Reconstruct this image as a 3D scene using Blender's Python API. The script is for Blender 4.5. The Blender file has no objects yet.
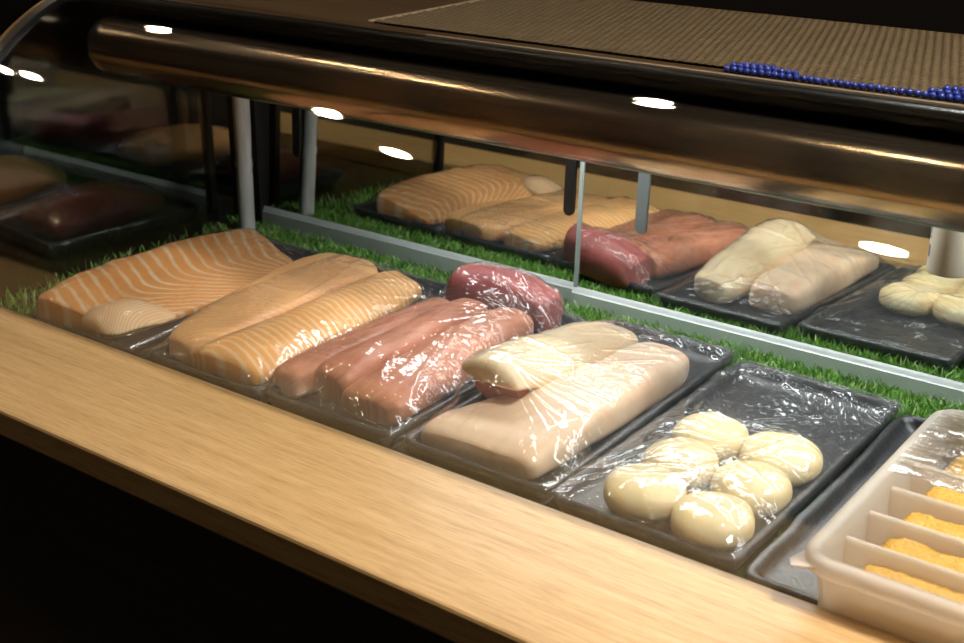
import bpy, bmesh, math, random
import numpy as np
from mathutils import Vector, Matrix, noise
from mathutils.bvhtree import BVHTree

random.seed(7)
rng = np.random.default_rng(7)
scene = bpy.context.scene
col = scene.collection

# ------------------------------------------------------------------ helpers
def props(o, label=None, cat=None, group=None, kind=None):
    if label: o['label'] = label
    if cat: o['category'] = cat
    if group: o['group'] = group
    if kind: o['kind'] = kind
    return o

def empty(name, loc, label, cat, group=None):
    o = bpy.data.objects.new(name, None)
    o.empty_display_size = .02
    col.objects.link(o)
    o.location = loc
    return props(o, label, cat, group)

def mk(name, verts, faces, mat, parent=None, smooth=True, origin=None, uvs=None, mats=None, fmat=None):
    """link a mesh given in world coordinates; origin at its base centre unless parented"""
    V = np.asarray(verts, float)
    if parent is not None:
        org = np.array(parent.location)
        pp = parent.parent
        while pp is not None:
            org = org + np.array(pp.location); pp = pp.parent
    elif origin is not None:
        org = np.asarray(origin, float)
    else:
        org = np.array([(V[:, 0].min()+V[:, 0].max())/2, (V[:, 1].min()+V[:, 1].max())/2, V[:, 2].min()])
    me = bpy.data.meshes.new(name)
    me.from_pydata((V-org).tolist(), [], [tuple(f) for f in faces])
    for m in (mats or [mat]):
        me.materials.append(m)
    if fmat is not None:
        me.polygons.foreach_set('material_index', fmat)
    me.polygons.foreach_set('use_smooth', [smooth]*len(me.polygons))
    if uvs is not None:
        uv = me.uv_layers.new(name='UVMap')
        li = np.empty(len(me.loops), dtype=np.int32)
        me.loops.foreach_get('vertex_index', li)
        uv.data.foreach_set('uv', np.asarray(uvs, float)[li].ravel())
    bm = bmesh.new(); bm.from_mesh(me)
    if len(bm.faces) < 60000:
        bmesh.ops.recalc_face_normals(bm, faces=bm.faces)
    bm.to_mesh(me); bm.free()
    me.update()
    o = bpy.data.objects.new(name, me)
    col.objects.link(o)
    if parent is not None: o.parent = parent
    else: o.location = org
    return o

class MB:
    """collects shapes into one mesh"""
    def __init__(s): s.v = []; s.f = []
    def add(s, v, f):
        n = len(s.v); s.v += [tuple(p) for p in v]; s.f += [tuple(i+n for i in q) for q in f]; return s
    def box(s, a, b, bev=0.0):
        bm = bmesh.new()
        bmesh.ops.create_cube(bm, size=1)
        c = [(a[i]+b[i])/2 for i in range(3)]; d = [abs(b[i]-a[i]) for i in range(3)]
        for v in bm.verts: v.co = Vector([c[i]+v.co[i]*d[i] for i in range(3)])
        if bev > 0:
            bmesh.ops.bevel(bm, geom=bm.edges[:], offset=min(bev, min(d)*.45), segments=2, profile=.5, affect='EDGES')
        bm.verts.ensure_lookup_table()
        s.add([v.co[:] for v in bm.verts], [[v.index for v in f.verts] for f in bm.faces]); bm.free(); return s
    def tube(s, pts, r, n=16, caps=True, rs=None):
        pts = [Vector(p) for p in pts]; V = []; F = []
        up = None
        for i, p in enumerate(pts):
            t = (pts[min(i+1, len(pts)-1)]-pts[max(i-1, 0)]).normalized()
            if up is None:
                up = Vector((0, 0, 1)) if abs(t.z) < .9 else Vector((1, 0, 0))
            a = t.cross(up).normalized(); b = a.cross(t).normalized(); up = b
            rr = rs[i] if rs else r
            for k in range(n):
                w = 2*math.pi*k/n
                V.append(p+a*math.cos(w)*rr+b*math.sin(w)*rr)
        for i in range(len(pts)-1):
            for k in range(n):
                F.append((i*n+k, i*n+(k+1) % n, (i+1)*n+(k+1) % n, (i+1)*n+k))
        if caps:
            F.append(tuple(range(n-1, -1, -1))); F.append(tuple((len(pts)-1)*n+k for k in range(n)))
        return s.add(V, F)
    def prism_x(s, prof, x0, x1):
        n = len(prof)
        V = [(x0, y, z) for y, z in prof]+[(x1, y, z) for y, z in prof]
        F = [(k, (k+1) % n, n+(k+1) % n, n+k) for k in range(n)]+[tuple(range(n-1, -1, -1)), tuple(range(n, 2*n))]
        return s.add(V, F)
    def sphere(s, c, r, u=12, v=8, sz=1.0):
        bm = bmesh.new(); bmesh.ops.create_uvsphere(bm, u_segments=u, v_segments=v, radius=r)
        bm.verts.ensure_lookup_table()
        s.add([(c[0]+p.co.x, c[1]+p.co.y, c[2]+p.co.z*sz) for p in bm.verts], [[q.index for q in f.verts] for f in bm.faces]); bm.free(); return s
    def build(s, name, mat, parent=None, smooth=False, **k): return mk(name, s.v, s.f, mat, parent, smooth, **k)

# ------------------------------------------------------------------ materials
class NT:
    def __init__(s, name):
        s.m = bpy.data.materials.new(name); s.m.use_nodes = True
        s.t = s.m.node_tree; s.t.nodes.clear()
        s.out = s.t.nodes.new('ShaderNodeOutputMaterial')
    def n(s, typ, **kw):
        nd = s.t.nodes.new('ShaderNode'+typ)
        ins = kw.pop('i', {})
        for k, v in kw.items(): setattr(nd, k, v)
        for k, v in ins.items():
            if isinstance(v, tuple) and len(v) == 2 and hasattr(v[0], 'outputs'): s.t.links.new(v[0].outputs[v[1]], nd.inputs[k])
            else: nd.inputs[k].default_value = v
        return nd
    def math(s, op, a, b=0.0, c=None):
        nd = s.t.nodes.new('ShaderNodeMath'); nd.operation = op
        for k, v in enumerate([a, b] + ([c] if c is not None else [])):
            if isinstance(v, tuple): s.t.links.new(v[0].outputs[v[1]], nd.inputs[k])
            else: nd.inputs[k].default_value = v
        return (nd, 0)
    def ramp(s, fac, stops, interp='LINEAR'):
        nd = s.t.nodes.new('ShaderNodeValToRGB'); nd.color_ramp.interpolation = interp
        e = nd.color_ramp.elements
        while len(e) < len(stops): e.new(.5)
        for q, (p, c) in zip(e, stops): q.position = p; q.color = (*c, 1) if len(c) == 3 else c
        s.t.links.new(fac[0].outputs[fac[1]], nd.inputs[0]); return (nd, 0)
    def mix(s, fac, a, b, blend='MIX'):
        nd = s.t.nodes.new('ShaderNodeMix'); nd.data_type = 'RGBA'; nd.blend_type = blend
        for k, v in ((0, fac), (6, a), (7, b)):
            if isinstance(v, tuple) and len(v) == 2 and hasattr(v[0], 'outputs'): s.t.links.new(v[0].outputs[v[1]], nd.inputs[k])
            else: nd.inputs[k].default_value = (*v, 1) if isinstance(v, tuple) and len(v) == 3 else v
        return (nd, 2)
    def bump(s, h, strength=.3, dist=.001):
        return (s.n('Bump', i={'Strength': strength, 'Distance': dist, 'Height': h}), 0)
    def end(s, sh): s.t.links.new(sh[0].outputs[sh[1]], s.out.inputs[0]); return s.m
    def pbr(s, color, rough=.5, metal=0., bump=None, **kw):
        nd = s.t.nodes.new('ShaderNodeBsdfPrincipled')
        def st(k, v):
            if isinstance(v, tuple) and len(v) == 2 and hasattr(v[0], 'outputs'): s.t.links.new(v[0].outputs[v[1]], nd.inputs[k])
            else: nd.inputs[k].default_value = (*v, 1) if isinstance(v, tuple) and len(v) == 3 and 'Color' in k else v
        st('Base Color', color); st('Roughness', rough); st('Metallic', metal)
        if bump: st('Normal', bump)
        for k, v in kw.items(): st(k.replace('_', ' '), v)
        return (nd, 0)

def objco(t): return (t.n('TexCoord'), 3)
def uvco(t): return (t.n('TexCoord'), 2)
def mapped(t, co, sc, rot=(0, 0, 0)): return (t.n('Mapping', i={'Vector': co, 'Scale': sc, 'Rotation': rot}), 0)
def noi(t, co, scale, detail=3., rough=.5): return (t.n('TexNoise', i={'Vector': co, 'Scale': scale, 'Detail': detail, 'Roughness': rough}), 0)

def plain(name, color, rough=.5, metal=0., **kw):
    t = NT(name); return t.end(t.pbr(color, rough, metal, **kw))

def mat_wood():
    t = NT('pale_wood'); co = objco(t)
    a = noi(t, mapped(t, co, (1.6, 34, 30)), 5, 4, .6)
    b = noi(t, mapped(t, co, (14, 420, 200)), 3, 2, .6)
    c = noi(t, mapped(t, co, (2.2, 5, 4)), 2.2, 2, .5)
    base = t.ramp(a, [(.3, (.52, .32, .128)), (.5, (.60, .385, .172)), (.7, (.66, .44, .212))])
    dash = t.ramp(b, [(.38, (.80, .76, .70)), (.5, (1, 1, 1))])
    patch = t.ramp(c, [(.3, (.93, .90, .86)), (.65, (1.04, 1.02, 1.0))])
    k = t.mix(1., t.mix(1., base, dash, 'MULTIPLY'), patch, 'MULTIPLY')
    return t.end(t.pbr(k, t.ramp(a, [(.3, (.42,)*3), (.7, (.34,)*3)]), bump=t.bump(b, .12, .0004)))

def mat_darkwood():
    t = NT('dark_wood'); co = objco(t)
    a = noi(t, mapped(t, co, (2, 30, 30)), 5, 4, .6)
    return t.end(t.pbr(t.ramp(a, [(.3, (.05, .028, .012)), (.7, (.10, .058, .026))]), .35))

def mat_fish(name, flesh, flesh2, fat, period, ang, curve, thin, rough=.33, sss=.25, amount=1.0, wob=.12, late=None, early=None):
    rough = .46
    """cut flesh with pale fat lines that follow the piece (UV = metres along, across)"""
    t = NT(name); uv = uvco(t)
    sep = t.n('SeparateXYZ', i={'Vector': uv})
    u, v = (sep, 0), (sep, 1)
    nz = noi(t, mapped(t, uv, (60, 60, 60)), 1., 3, .5)
    ph = t.math('ADD', u, t.math('MULTIPLY', v, ang))
    ph = t.math('ADD', ph, t.math('MULTIPLY', t.math('MULTIPLY', v, v), curve))
    if late:
        d = t.math('MAXIMUM', t.math('SUBTRACT', v, late[0]), 0.)
        ph = t.math('SUBTRACT', ph, t.math('MULTIPLY', t.math('MULTIPLY', d, d), late[1]))
    if early:
        d = t.math('MAXIMUM', t.math('SUBTRACT', early[0], v), 0.)
        ph = t.math('ADD', ph, t.math('MULTIPLY', t.math('MULTIPLY', d, d), early[1]))
    ph = t.math('DIVIDE', ph, period)
    ph = t.math('ADD', ph, t.math('MULTIPLY', nz, wob*4))
    w = t.math('ABSOLUTE', t.math('SUBTRACT', t.math('FRACT', ph), .5))
    fatm = t.ramp(w, [(0, (1,)*3), (thin, (.75,)*3), (thin*2.2, (0,)*3)], 'EASE')
    n2 = noi(t, mapped(t, uv, (35, 70, 50)), 1., 4, .6)
    fl = t.mix(n2, flesh, flesh2)
    vary = t.ramp(noi(t, mapped(t, uv, (28, 28, 28)), 1, 2, .5), [(.3, (.45,)*3), (.6, (1,)*3)])
    f = t.math('MULTIPLY', t.math('MULTIPLY', fatm, vary), amount)
    c = t.mix(f, fl, fat)
    fine = noi(t, mapped(t, uv, (160, 700, 300)), 1., 3, .6)
    b = t.bump(fine, .35, .0006)
    return t.end(t.pbr(c, rough, bump=b, Subsurface_Weight=sss, Subsurface_Radius=(1.0, .42, .2), Subsurface_Scale=.006, Specular_IOR_Level=.5, Coat_Weight=.1, Coat_Roughness=.3))

def mat_flesh(name, c1, c2, c3, rough=.3, sss=.35, radius=(1, .5, .25), scale=.007, str_=(40, 160)):
    t = NT(name); uv = uvco(t)
    n = noi(t, mapped(t, uv, (str_[0], str_[1], 60)), 1., 4, .55)
    fine = noi(t, mapped(t, uv, (90, 900, 300)), 1., 3, .6)
    c = t.ramp(n, [(.28, c1), (.5, c2), (.72, c3)])
    return t.end(t.pbr(c, .46, bump=t.bump(fine, .3, .0005), Subsurface_Weight=sss, Subsurface_Radius=radius, Subsurface_Scale=scale, Coat_Weight=.08, Coat_Roughness=.3))

def mat_scallop():
    t = NT('scallop_flesh'); co = objco(t)
    n = noi(t, mapped(t, co, (50, 50, 50)), 1., 4, .55)
    f = noi(t, mapped(t, co, (700, 700, 40)), 1., 2, .6)
    c = t.ramp(n, [(.3, (.74, .56, .28)), (.5, (.80, .65, .38)), (.72, (.85, .74, .48))])
    return t.end(t.pbr(c, .46, bump=t.bump(f, .2, .0004), Subsurface_Weight=.4, Subsurface_Radius=(1, .6, .25), Subsurface_Scale=.006, Coat_Weight=.08, Coat_Roughness=.3))

def two_sided_ior(t):
    g = t.n('NewGeometry'); return t.math('SUBTRACT', 1.5, t.math('MULTIPLY', (g, 6), 1.5-1/1.5))
def mat_film(name, haze=.06, rough=.06, refl=1.15, bs=.32, scale=1.0):
    t = NT(name); co = uvco(t)
    n1 = noi(t, mapped(t, co, (60*scale, 60*scale, 60)), 1., 3, .55)
    n2 = noi(t, mapped(t, co, (420*scale, 120*scale, 200)), 1., 2, .55)
    h = t.math('ADD', n1, t.math('MULTIPLY', n2, .22))
    b = t.bump(h, bs, .004)
    fr = t.n('Fresnel', i={'IOR': two_sided_ior(t)})
    fac = t.math('MINIMUM', t.math('MULTIPLY', (fr, 0), refl), .6)
    tr = t.n('BsdfTransparent', i={'Color': (.985, .985, .985, 1)})
    gl = t.n('BsdfGlossy', i={'Color': (1, 1, 1, 1), 'Roughness': rough, 'Normal': b})
    df = t.n('BsdfTranslucent', i={'Color': (.9, .92, .95, 1)})
    d2 = t.n('BsdfDiffuse', i={'Color': (.9, .92, .95, 1), 'Normal': b})
    dd = t.n('MixShader', i={0: .5}); t.t.links.new(df.outputs[0], dd.inputs[1]); t.t.links.new(d2.outputs[0], dd.inputs[2])
    a = t.n('MixShader', i={0: haze}); t.t.links.new(tr.outputs[0], a.inputs[1]); t.t.links.new(dd.outputs[0], a.inputs[2])
    m = t.n('MixShader', i={0: fac}); t.t.links.new(a.outputs[0], m.inputs[1]); t.t.links.new(gl.outputs[0], m.inputs[2])
    return t.end((m, 0))

def mat_glass(name, tint=(.97, .98, .97), refl=1.0):
    t = NT(name)
    fr = t.n('Fresnel', i={'IOR': two_sided_ior(t)})
    fac = t.math('MINIMUM', t.math('MULTIPLY', (fr, 0), refl), 1.)
    tr = t.n('BsdfTransparent', i={'Color': (*tint, 1)}); gl = t.n('BsdfGlossy', i={'Color': (1, 1, 1, 1), 'Roughness': .015})
    m = t.n('MixShader', i={0: fac}); t.t.links.new(tr.outputs[0], m.inputs[1]); t.t.links.new(gl.outputs[0], m.inputs[2])
    return t.end((m, 0))

def mat_mirror():
    t = NT('mirror_glass')
    gl = t.n('BsdfGlossy', i={'Color': (.80, .83, .80, 1), 'Roughness': .006})
    return t.end((gl, 0))

def mat_stone():
    t = NT('black_stoneware'); co = objco(t)
    n = noi(t, mapped(t, co, (70, 70, 70)), 1., 5, .7)
    n2 = noi(t, mapped(t, co, (420, 420, 420)), 1., 3, .6)
    c = t.ramp(n, [(.35, (.012, .012, .014)), (.62, (.035, .036, .040)), (.8, (.10, .10, .11))])
    h = t.math('ADD', n, t.math('MULTIPLY', n2, .5))
    return t.end(t.pbr(c, .32, bump=t.bump(h, .5, .0015)))

def mat_grass():
    t = NT('turf_green')
    g = t.n('NewGeometry')
    oi = t.ramp((g, 8), [(0, (.08, .22, .03)), (.4, (.18, .42, .06)), (.85, (.34, .60, .13)), (1., (.62, .66, .36))])
    p = t.pbr(oi, .45)
    tl = t.n('BsdfTranslucent'); t.t.links.new(oi[0].outputs[0], tl.inputs[0])
    m = t.n('MixShader', i={0: .25}); t.t.links.new(p[0].outputs[0], m.inputs[1]); t.t.links.new(tl.outputs[0], m.inputs[2])
    return t.end((m, 0))

def mat_alu():
    t = NT('satin_aluminium'); co = objco(t)
    n = noi(t, mapped(t, co, (6, 900, 900)), 1., 2, .5)
    return t.end(t.pbr((.66, .71, .69), t.ramp(n, [(.3, (.36,)*3), (.7, (.46,)*3)]), .2))

def mat_pipe():
    t = NT('tarnished_steel_pipe'); co = objco(t)
    n = noi(t, mapped(t, co, (7, 16, 16)), 1., 4, .6)
    s = noi(t, mapped(t, co, (9, 300, 300)), 1., 3, .6)
    c = t.ramp(n, [(.25, (.20, .14, .095)), (.55, (.31, .235, .17)), (.8, (.42, .335, .255))])
    r = t.math('ADD', t.math('MULTIPLY', n, .08), .15)
    return t.end(t.pbr(c, r, .95, bump=t.bump(s, .06, .0004)))

def mat_bamboo():
    t = NT('pale_bamboo'); co = objco(t)
    n = noi(t, mapped(t, co, (120, 120, 14)), 1., 4, .6)
    return t.end(t.pbr(t.ramp(n, [(.3, (.50, .47, .43)), (.6, (.70, .67, .62)), (.8, (.76, .74, .70))]), .55))

def mat_mat():
    t = NT('woven_brown_mat'); co = objco(t)
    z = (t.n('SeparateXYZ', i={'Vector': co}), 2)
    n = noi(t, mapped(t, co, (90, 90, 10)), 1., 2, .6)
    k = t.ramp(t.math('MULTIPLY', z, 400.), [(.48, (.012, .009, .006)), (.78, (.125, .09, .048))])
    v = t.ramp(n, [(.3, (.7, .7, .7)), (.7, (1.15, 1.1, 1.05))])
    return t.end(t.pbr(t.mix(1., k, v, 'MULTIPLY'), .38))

def mat_roe():
    t = NT('yellow_roe'); co = objco(t)
    v = t.n('TexVoronoi', i={'Vector': co, 'Scale': 620.})
    c = t.ramp((v, 0), [(0, (.76, .45, .045)), (.5, (.68, .37, .03)), (1, (.42, .20, .012))])
    n = noi(t, mapped(t, co, (90, 90, 90)), 1., 3, .6)
    c2 = t.mix(n, c, (.60, .31, .03))
    return t.end(t.pbr(c2, .4, bump=t.bump(t.math('SUBTRACT', 1., (v, 0)), .7, .0012), Subsurface_Weight=.2, Subsurface_Radius=(1, .6, .2), Subsurface_Scale=.003))

def mat_tub():
    t = NT('frosted_plastic')
    p = t.pbr((.88, .80, .72), .32, Subsurface_Weight=0.)
    tl = t.n('BsdfTranslucent', i={'Color': (.90, .82, .70, 1)}); tr = t.n('BsdfTransparent', i={'Color': (.95, .92, .88, 1)})
    a = t.n('MixShader', i={0: .42}); t.t.links.new(p[0].outputs[0], a.inputs[1]); t.t.links.new(tl.outputs[0], a.inputs[2])
    b = t.n('MixShader', i={0: .34}); t.t.links.new(a.outputs[0], b.inputs[1]); t.t.links.new(tr.outputs[0], b.inputs[2])
    return t.end((b, 0))

def emit(name, c, s):
    t = NT(name); return t.end((t.n('Emission', i={'Color': (*c, 1), 'Strength': s}), 0))

M = dict(wood=mat_wood(), dwood=mat_darkwood(), stone=mat_stone(), grass=mat_grass(), alu=mat_alu(), pipe=mat_pipe(), bamboo=mat_bamboo(),
         mat=mat_mat(), roe=mat_roe(), tub=mat_tub(), mirror=mat_mirror(), scallop=mat_scallop(),
         glass=mat_glass('case_glass'), endglass=mat_glass('end_glass', (.72, .73, .70), 1.2),
         film=mat_film('cling_film'), lid=mat_film('thin_clear_film', .04, .05, 1.4, .6),
         black=plain('black_rubber', (.006, .006, .006), .35), blackm=plain('black_metal', (.012, .012, .013), .4, .3),
         turf=plain('turf_backing', (.012, .04, .012), .9),
         base=plain('shelf_steel', (.12, .12, .12), .5, .5),
         edge=plain('pale_edge_strip', (.42, .31, .21), .35, .3), copper=plain('copper_trim', (.24, .13, .05), .35, .6),
         glassedge=plain('glass_edge', (.34, .40, .37), .25),
         slot=plain('handle_grey', (.16, .19, .19), .4, .3), slotb=plain('handle_black', (.010, .011, .012), .35),
         blue=plain('blue_bead', (.014, .028, .19), .25), white=plain('off_white_plastic', (.62, .57, .46), .5), ink=plain('grey_ink', (.10, .10, .12), .6),
         room=plain('dark_plaster', (.035, .03, .026), .9), roomf=plain('dark_floor_tile', (.03, .027, .024), .4),
         lamp=emit('warm_lamp', (1., .80, .56), 160.), cool=emit('cool_lamp', (1., .95, .88), 1.), led=emit('led_diffuser', (.95, .98, 1.), 1.),
         trimm=plain('lamp_trim', (.3, .28, .25), .4, .6))
M['salmon_wide'] = mat_fish('salmon_wide_lines', (.84, .33, .075), (.89, .41, .12), (.94, .70, .46), .0125, .45, 0., .10, amount=1., late=(.052, 45.))
M['salmon_fine'] = mat_fish('salmon_fine_lines', (.89, .39, .09), (.92, .46, .15), (.95, .70, .44), .0068, .25, 0., .12, amount=.9, early=(.024, 40.))
M['salmon_pale'] = mat_fish('salmon_soft_lines', (.88, .41, .13), (.91, .49, .20), (.94, .66, .42), .0060, -.9, 0., .15, amount=.42)
M['salmon_flap'] = mat_fish('salmon_belly', (.86, .45, .18), (.88, .52, .26), (.93, .75, .55), .0055, 2.0, 0., .2, amount=.8)
M['tuna'] = mat_flesh('tuna_flesh', (.46, .155, .075), (.58, .225, .125), (.66, .30, .19))
M['tuna_red'] = mat_flesh('tuna_red_flesh', (.30, .06, .055), (.42, .10, .09), (.52, .16, .13))
M['white_fish'] = mat_flesh('white_fish_flesh', (.74, .55, .32), (.81, .63, .40), (.85, .69, .47), str_=(25, 90))
M['white_fish_pink'] = mat_flesh('white_fish_pinkish', (.76, .50, .33), (.81, .58, .40), (.85, .66, .47), str_=(20, 70))
M['blood'] = plain('bloodline', (.55, .19, .09), .4, Subsurface_Weight=.3, Subsurface_Scale=.004)
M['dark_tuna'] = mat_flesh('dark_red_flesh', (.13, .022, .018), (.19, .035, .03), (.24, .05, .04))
M['purple'] = plain('purple_plastic', (.10, .04, .22), .4)

# ------------------------------------------------------------------ the room
def slab(name, a, b, m, kind='structure'):
    o = MB().box(a, b).build(name, m); o['kind'] = kind; return o
slab('floor', (-5, -3.5, -1.06), (3, 3, -1.0), M['roomf'])
slab('ceiling', (-5, -3.5, 1.75), (3, 3, 1.80), M['room'])
slab('wall_back', (-5, 2.9, -1.0), (3, 3.0, 1.75), M['room'])

# ------------------------------------------------------------------ counter and case
XL, XR, XN = -.565, .46, -.925      # end glass, right end, far end of the neighbouring section
root = empty('counter', (0, -.37, -1.0), 'pale wooden counter ledge running along the front of the fish display', 'counter')
ledge = MB().box((-1.1, -.4266, -.0006), (.55, -.3132, .02), .0022).build('ledge_board', M['wood'], root)
MB().box((-1.1, -.385, -1.0), (.55, -.345, -.0006)).build('front_panel', M['dwood'], root)

case = empty('display_case', (0, -.15, -1.0), 'curved glass refrigerated display case standing behind the wooden ledge', 'display case')
MB().box((XN, -.3131, -.03), (XR, .05, -.003)).build('shelf_base', M['base'], case)
MB().box((XN, -.340, -1.0), (XR, .05, -.03)).build('cabinet_body', M['blackm'], case)
MB().box((XN, -.3131, -.003), (XL-.004, -.012, .0)).build('side_shelf_board', M['dwood'], case)
YC, ZC, RG = -.115, .0475, .2
def prof(r, a0=90., a1=180., n=28):
    return [(YC+r*math.cos(math.radians(a0+(a1-a0)*k/n)), ZC+r*math.sin(math.radians(a0+(a1-a0)*k/n))) for k in range(n+1)]
arc = [(y, z) for y, z in prof(RG, n=120) if y < -.158]
arc = [(-.158, ZC+math.sqrt(RG**2-(-.158-YC)**2))]+arc+[(YC-RG, .0190)]
def sheet(pr, x0, x1, t):
    """curved pane of thickness t with crisp edges: outer, inner and edge faces unwelded"""
    nn = []
    for y, z in pr:
        d = Vector((y-YC, max(z-ZC, 0))).normalized(); nn.append(d)
    out = [(y+n_.x*t, z+n_.y*t) for (y, z), n_ in zip(pr, nn)]
    V = []; F = []
    for A, B, xa, xb in ((out, out, x0, x1), (pr, pr, x0, x1), (pr, out, x0, x0), (pr, out, x1, x1)):
        m = len(V); k = len(A)
        V += [(xa, y, z) for y, z in A]+[(xb, y, z) for y, z in B]
        F += [(m+i, m+i+1, m+k+i+1, m+k+i) for i in range(k-1)]
    for i in (0, len(pr)-1):
        m = len(V); V += [(x0, *pr[i]), (x1, *pr[i]), (x1, *out[i]), (x0, *out[i])]; F.append((m, m+1, m+2, m+3))
    return V, F
V, F = sheet(arc, XL-.003, XR, .003)
gf = mk('front_glass', V, F, M['glass'], case)
# end glass: same outline, reaching back to the doors
inner = [(-.036, .0), (-.036, .240)]+[(y+.0015, z-.0015) for y, z in arc]
inner[-1] = (inner[-1][0]+.004, .0)
b = MB().prism_x(inner, XL-.002, XL+.002); b.build('end_glass', M['endglass'], case)
# black rubber edge along the curved left end and slim bright line on it
def ribbon(pr, x0, x1, t):
    """strip of thickness t following a (y,z) profile between x0 and x1"""
    V = []; F = []
    for i, (y, z) in enumerate(pr):
        a = pr[max(i-1, 0)]; c = pr[min(i+1, len(pr)-1)]
        d = Vector((c[0]-a[0], c[1]-a[1])).normalized(); nn = Vector((d.y, -d.x))
        if nn.dot(Vector((y-YC, z-ZC))) < 0: nn = -nn
        V += [(x0, y, z), (x1, y, z), (x1, y+nn.x*t, z+nn.y*t), (x0, y+nn.x*t, z+nn.y*t)]
    for i in range(len(pr)-1):
        for k in range(4):
            F.append((i*4+k, i*4+(k+1) % 4, i*4+4+(k+1) % 4, i*4+4+k))
    F += [(0, 1, 2, 3), tuple(len(V)-4+k for k in range(4))]
    return V, F
arcd = [(-.158, ZC+math.sqrt(RG**2-(-.158-YC)**2))]+[(y, z) for y, z in prof(RG, n=60) if y < -.158]+[(YC-RG, .021)]
V, F = ribbon(arcd, XL-.012, XL-.001, .003); mk('edge_gasket', V, F, M['black'], case, smooth=False)
V, F = ribbon(arcd, XL-.0155, XL-.012, .0036); mk('edge_trim', V, F, M['copper'], case, smooth=False)
# frame bars of the end panel
MB().box((-.5695, -.042, 0), (-.5605, -.034, .24), .001).build('rear_frame_bar', M['black'], case)
MB().box((-.5700, -.3130, 0), (-.5600, -.304, .11), .001).build('front_frame_bar', M['blackm'], case)
MB().box((-.575, -.002, .0), (-.536, .020, .23), .001).build('door_stile', M['blackm'], case)
# top panel, dark at the left, with the pale edge strip and the rubber lip the glass stops against
MB().box((-1.0, -.155, .2300), (XR, .075, .2424), .0008).build('top_panel', M['dwood'], case)
MB().box((-.20, -.1575, .2405), (XR, -.1550, .2432), .0004).build('edge_strip', M['edge'], case)
MB().tube([(XL-.005, -.1615, .2385), (XR, -.1615, .2385)], .0038, 14).build('glass_lip', M['black'], case, smooth=True)
MB().box((XL-.005, -.157, .229), (XR, -.152, .2405)).build('lip_bar', M['black'], case)
MB().box((XN-.02, -.33, -.0), (XN, .05, .245)).build('far_end_panel', M['blackm'], case)

MB().box((XL+.004, -.1300, .1930), (XR, -.1285, .2300)).build('added_light_baffle', M['blackm'], case)  # added plate: keeps the gap above the pipe dark, blocks the strip light
# light fitting under the top panel
t = empty('strip_light', (.06, -.045, .2165), 'slim white strip light fixed under the top panel inside the case', 'light')
MB().box((-.30, -.088, .2245), (.44, -.010, .230), .001).build('housing', M['trimm'], t)
MB().box((-.295, -.066, .2205), (.435, -.034, .2243), .001).build('diffuser', M['led'], t)

# sliding mirrored doors (they lean back a little at the top)
LEAN = math.tan(math.radians(2.6))
def lean(V): return [(x, y+max(z-.0205, 0)*LEAN, z) for x, y, z in V]
def rail(x0, x1, y, zt=.0205):
    return MB().prism_x([(y, -.003), (y, zt-.0046), (y+.0008, zt-.0038), (y+.0022, zt-.0012), (y+.0032, zt), (y+.0062, zt), (y+.0062, zt-.003), (y+.0068, -.003)], x0, x1)
def capsule_slot(cx, y, z0, z1, w, t=.0012):
    """upright strip with a rounded lower end, on the face of a door"""
    pts = [(cx-w/2, z1), (cx+w/2, z1)]
    for k in range(13):
        a = -math.pi*k/12
        pts.append((cx+w/2*math.cos(a), z0+w/2+w/2*math.sin(a)))
    n = len(pts)
    V = [(x, y, z) for x, z in pts]+[(x, y-t, z) for x, z in pts]
    F = [tuple(range(n)), tuple(range(2*n-1, n-1, -1))]+[(k, (k+1) % n, n+(k+1) % n, n+k) for k in range(n)]
    return MB().add(V, F)
def door(name, x0, x1, y, label, handles):
    r = empty(name, ((x0+x1)/2, y+.003, -.003), label, 'sliding door')
    g = MB().box((x0, y+.0035, .0185), (x1, y+.0058, .228))
    fm = [1 if abs(sum(g.v[i][0] for i in f)/4-x0) < 1e-4 or abs(sum(g.v[i][0] for i in f)/4-x1) < 1e-4 else 0 for f in g.f]
    mk('mirror_panel', lean(g.v), g.f, None, r, smooth=False, mats=[M['mirror'], M['glassedge']], fmat=fm)
    rail(x0, x1, y).build('bottom_rail', M['alu'], r)
    if len(handles) == 1:
        k = MB().box((x0, y+.0026, .0185), (x0+.0036, y+.0034, .228)); k.v = lean(k.v); k = k.build('glass_edge', M['glassedge'], r); k['label'] = 'pale greenish polished glass edge'
    for cx, m, l in handles:
        h = capsule_slot(cx, y+.0033, .0765, .228, .0098); h.v = lean(h.v); h = h.build('finger_pull', m, r)
        if l: h['label'] = l
    return r
door('sliding_door', -.536, -.160, .0, 'left mirrored sliding door with two black finger pulls, behind the salmon', [(-.4905, M['slotb'], None), (-.1835, M['slotb'], None)])
door('sliding_door', -.1705, XR-.01, -.0068, 'right mirrored sliding door with one grey finger pull, behind the white fish', [(-.112, M['slot'], 'grey metal finger pull')])
door('sliding_door', XN, -.576, .002, 'dim mirrored sliding door of the next case, seen through the end glass', [])

# pipe along the top
pp = empty('cooling_pipe', (0, -.156, .1755), 'long tarnished metal cooling pipe under the curved front glass', 'pipe')
PY_, PZ_, PR_ = -.157, .1995, .0240
pts = [(-.548, PY_, PZ_), (-.5475, PY_, PZ_), (-.546, PY_, PZ_), (-.543, PY_, PZ_), (-.538, PY_, PZ_)]+[(-.53+.99*k/40, PY_, PZ_) for k in range(41)]
rs = [.010, .0165, .0200, .0227, PR_]+[PR_]*41
MB().tube(pts, PR_, 56, rs=rs).build('pipe_body', M['pipe'], pp, smooth=True)
for x in (-.36, .40):
    MB().tube([(x, PY_+.012, PZ_+.018), (x, PY_+.012, .2300)], .003, 12).build('hanger_rod', M['blackm'], pp, smooth=True)

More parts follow.
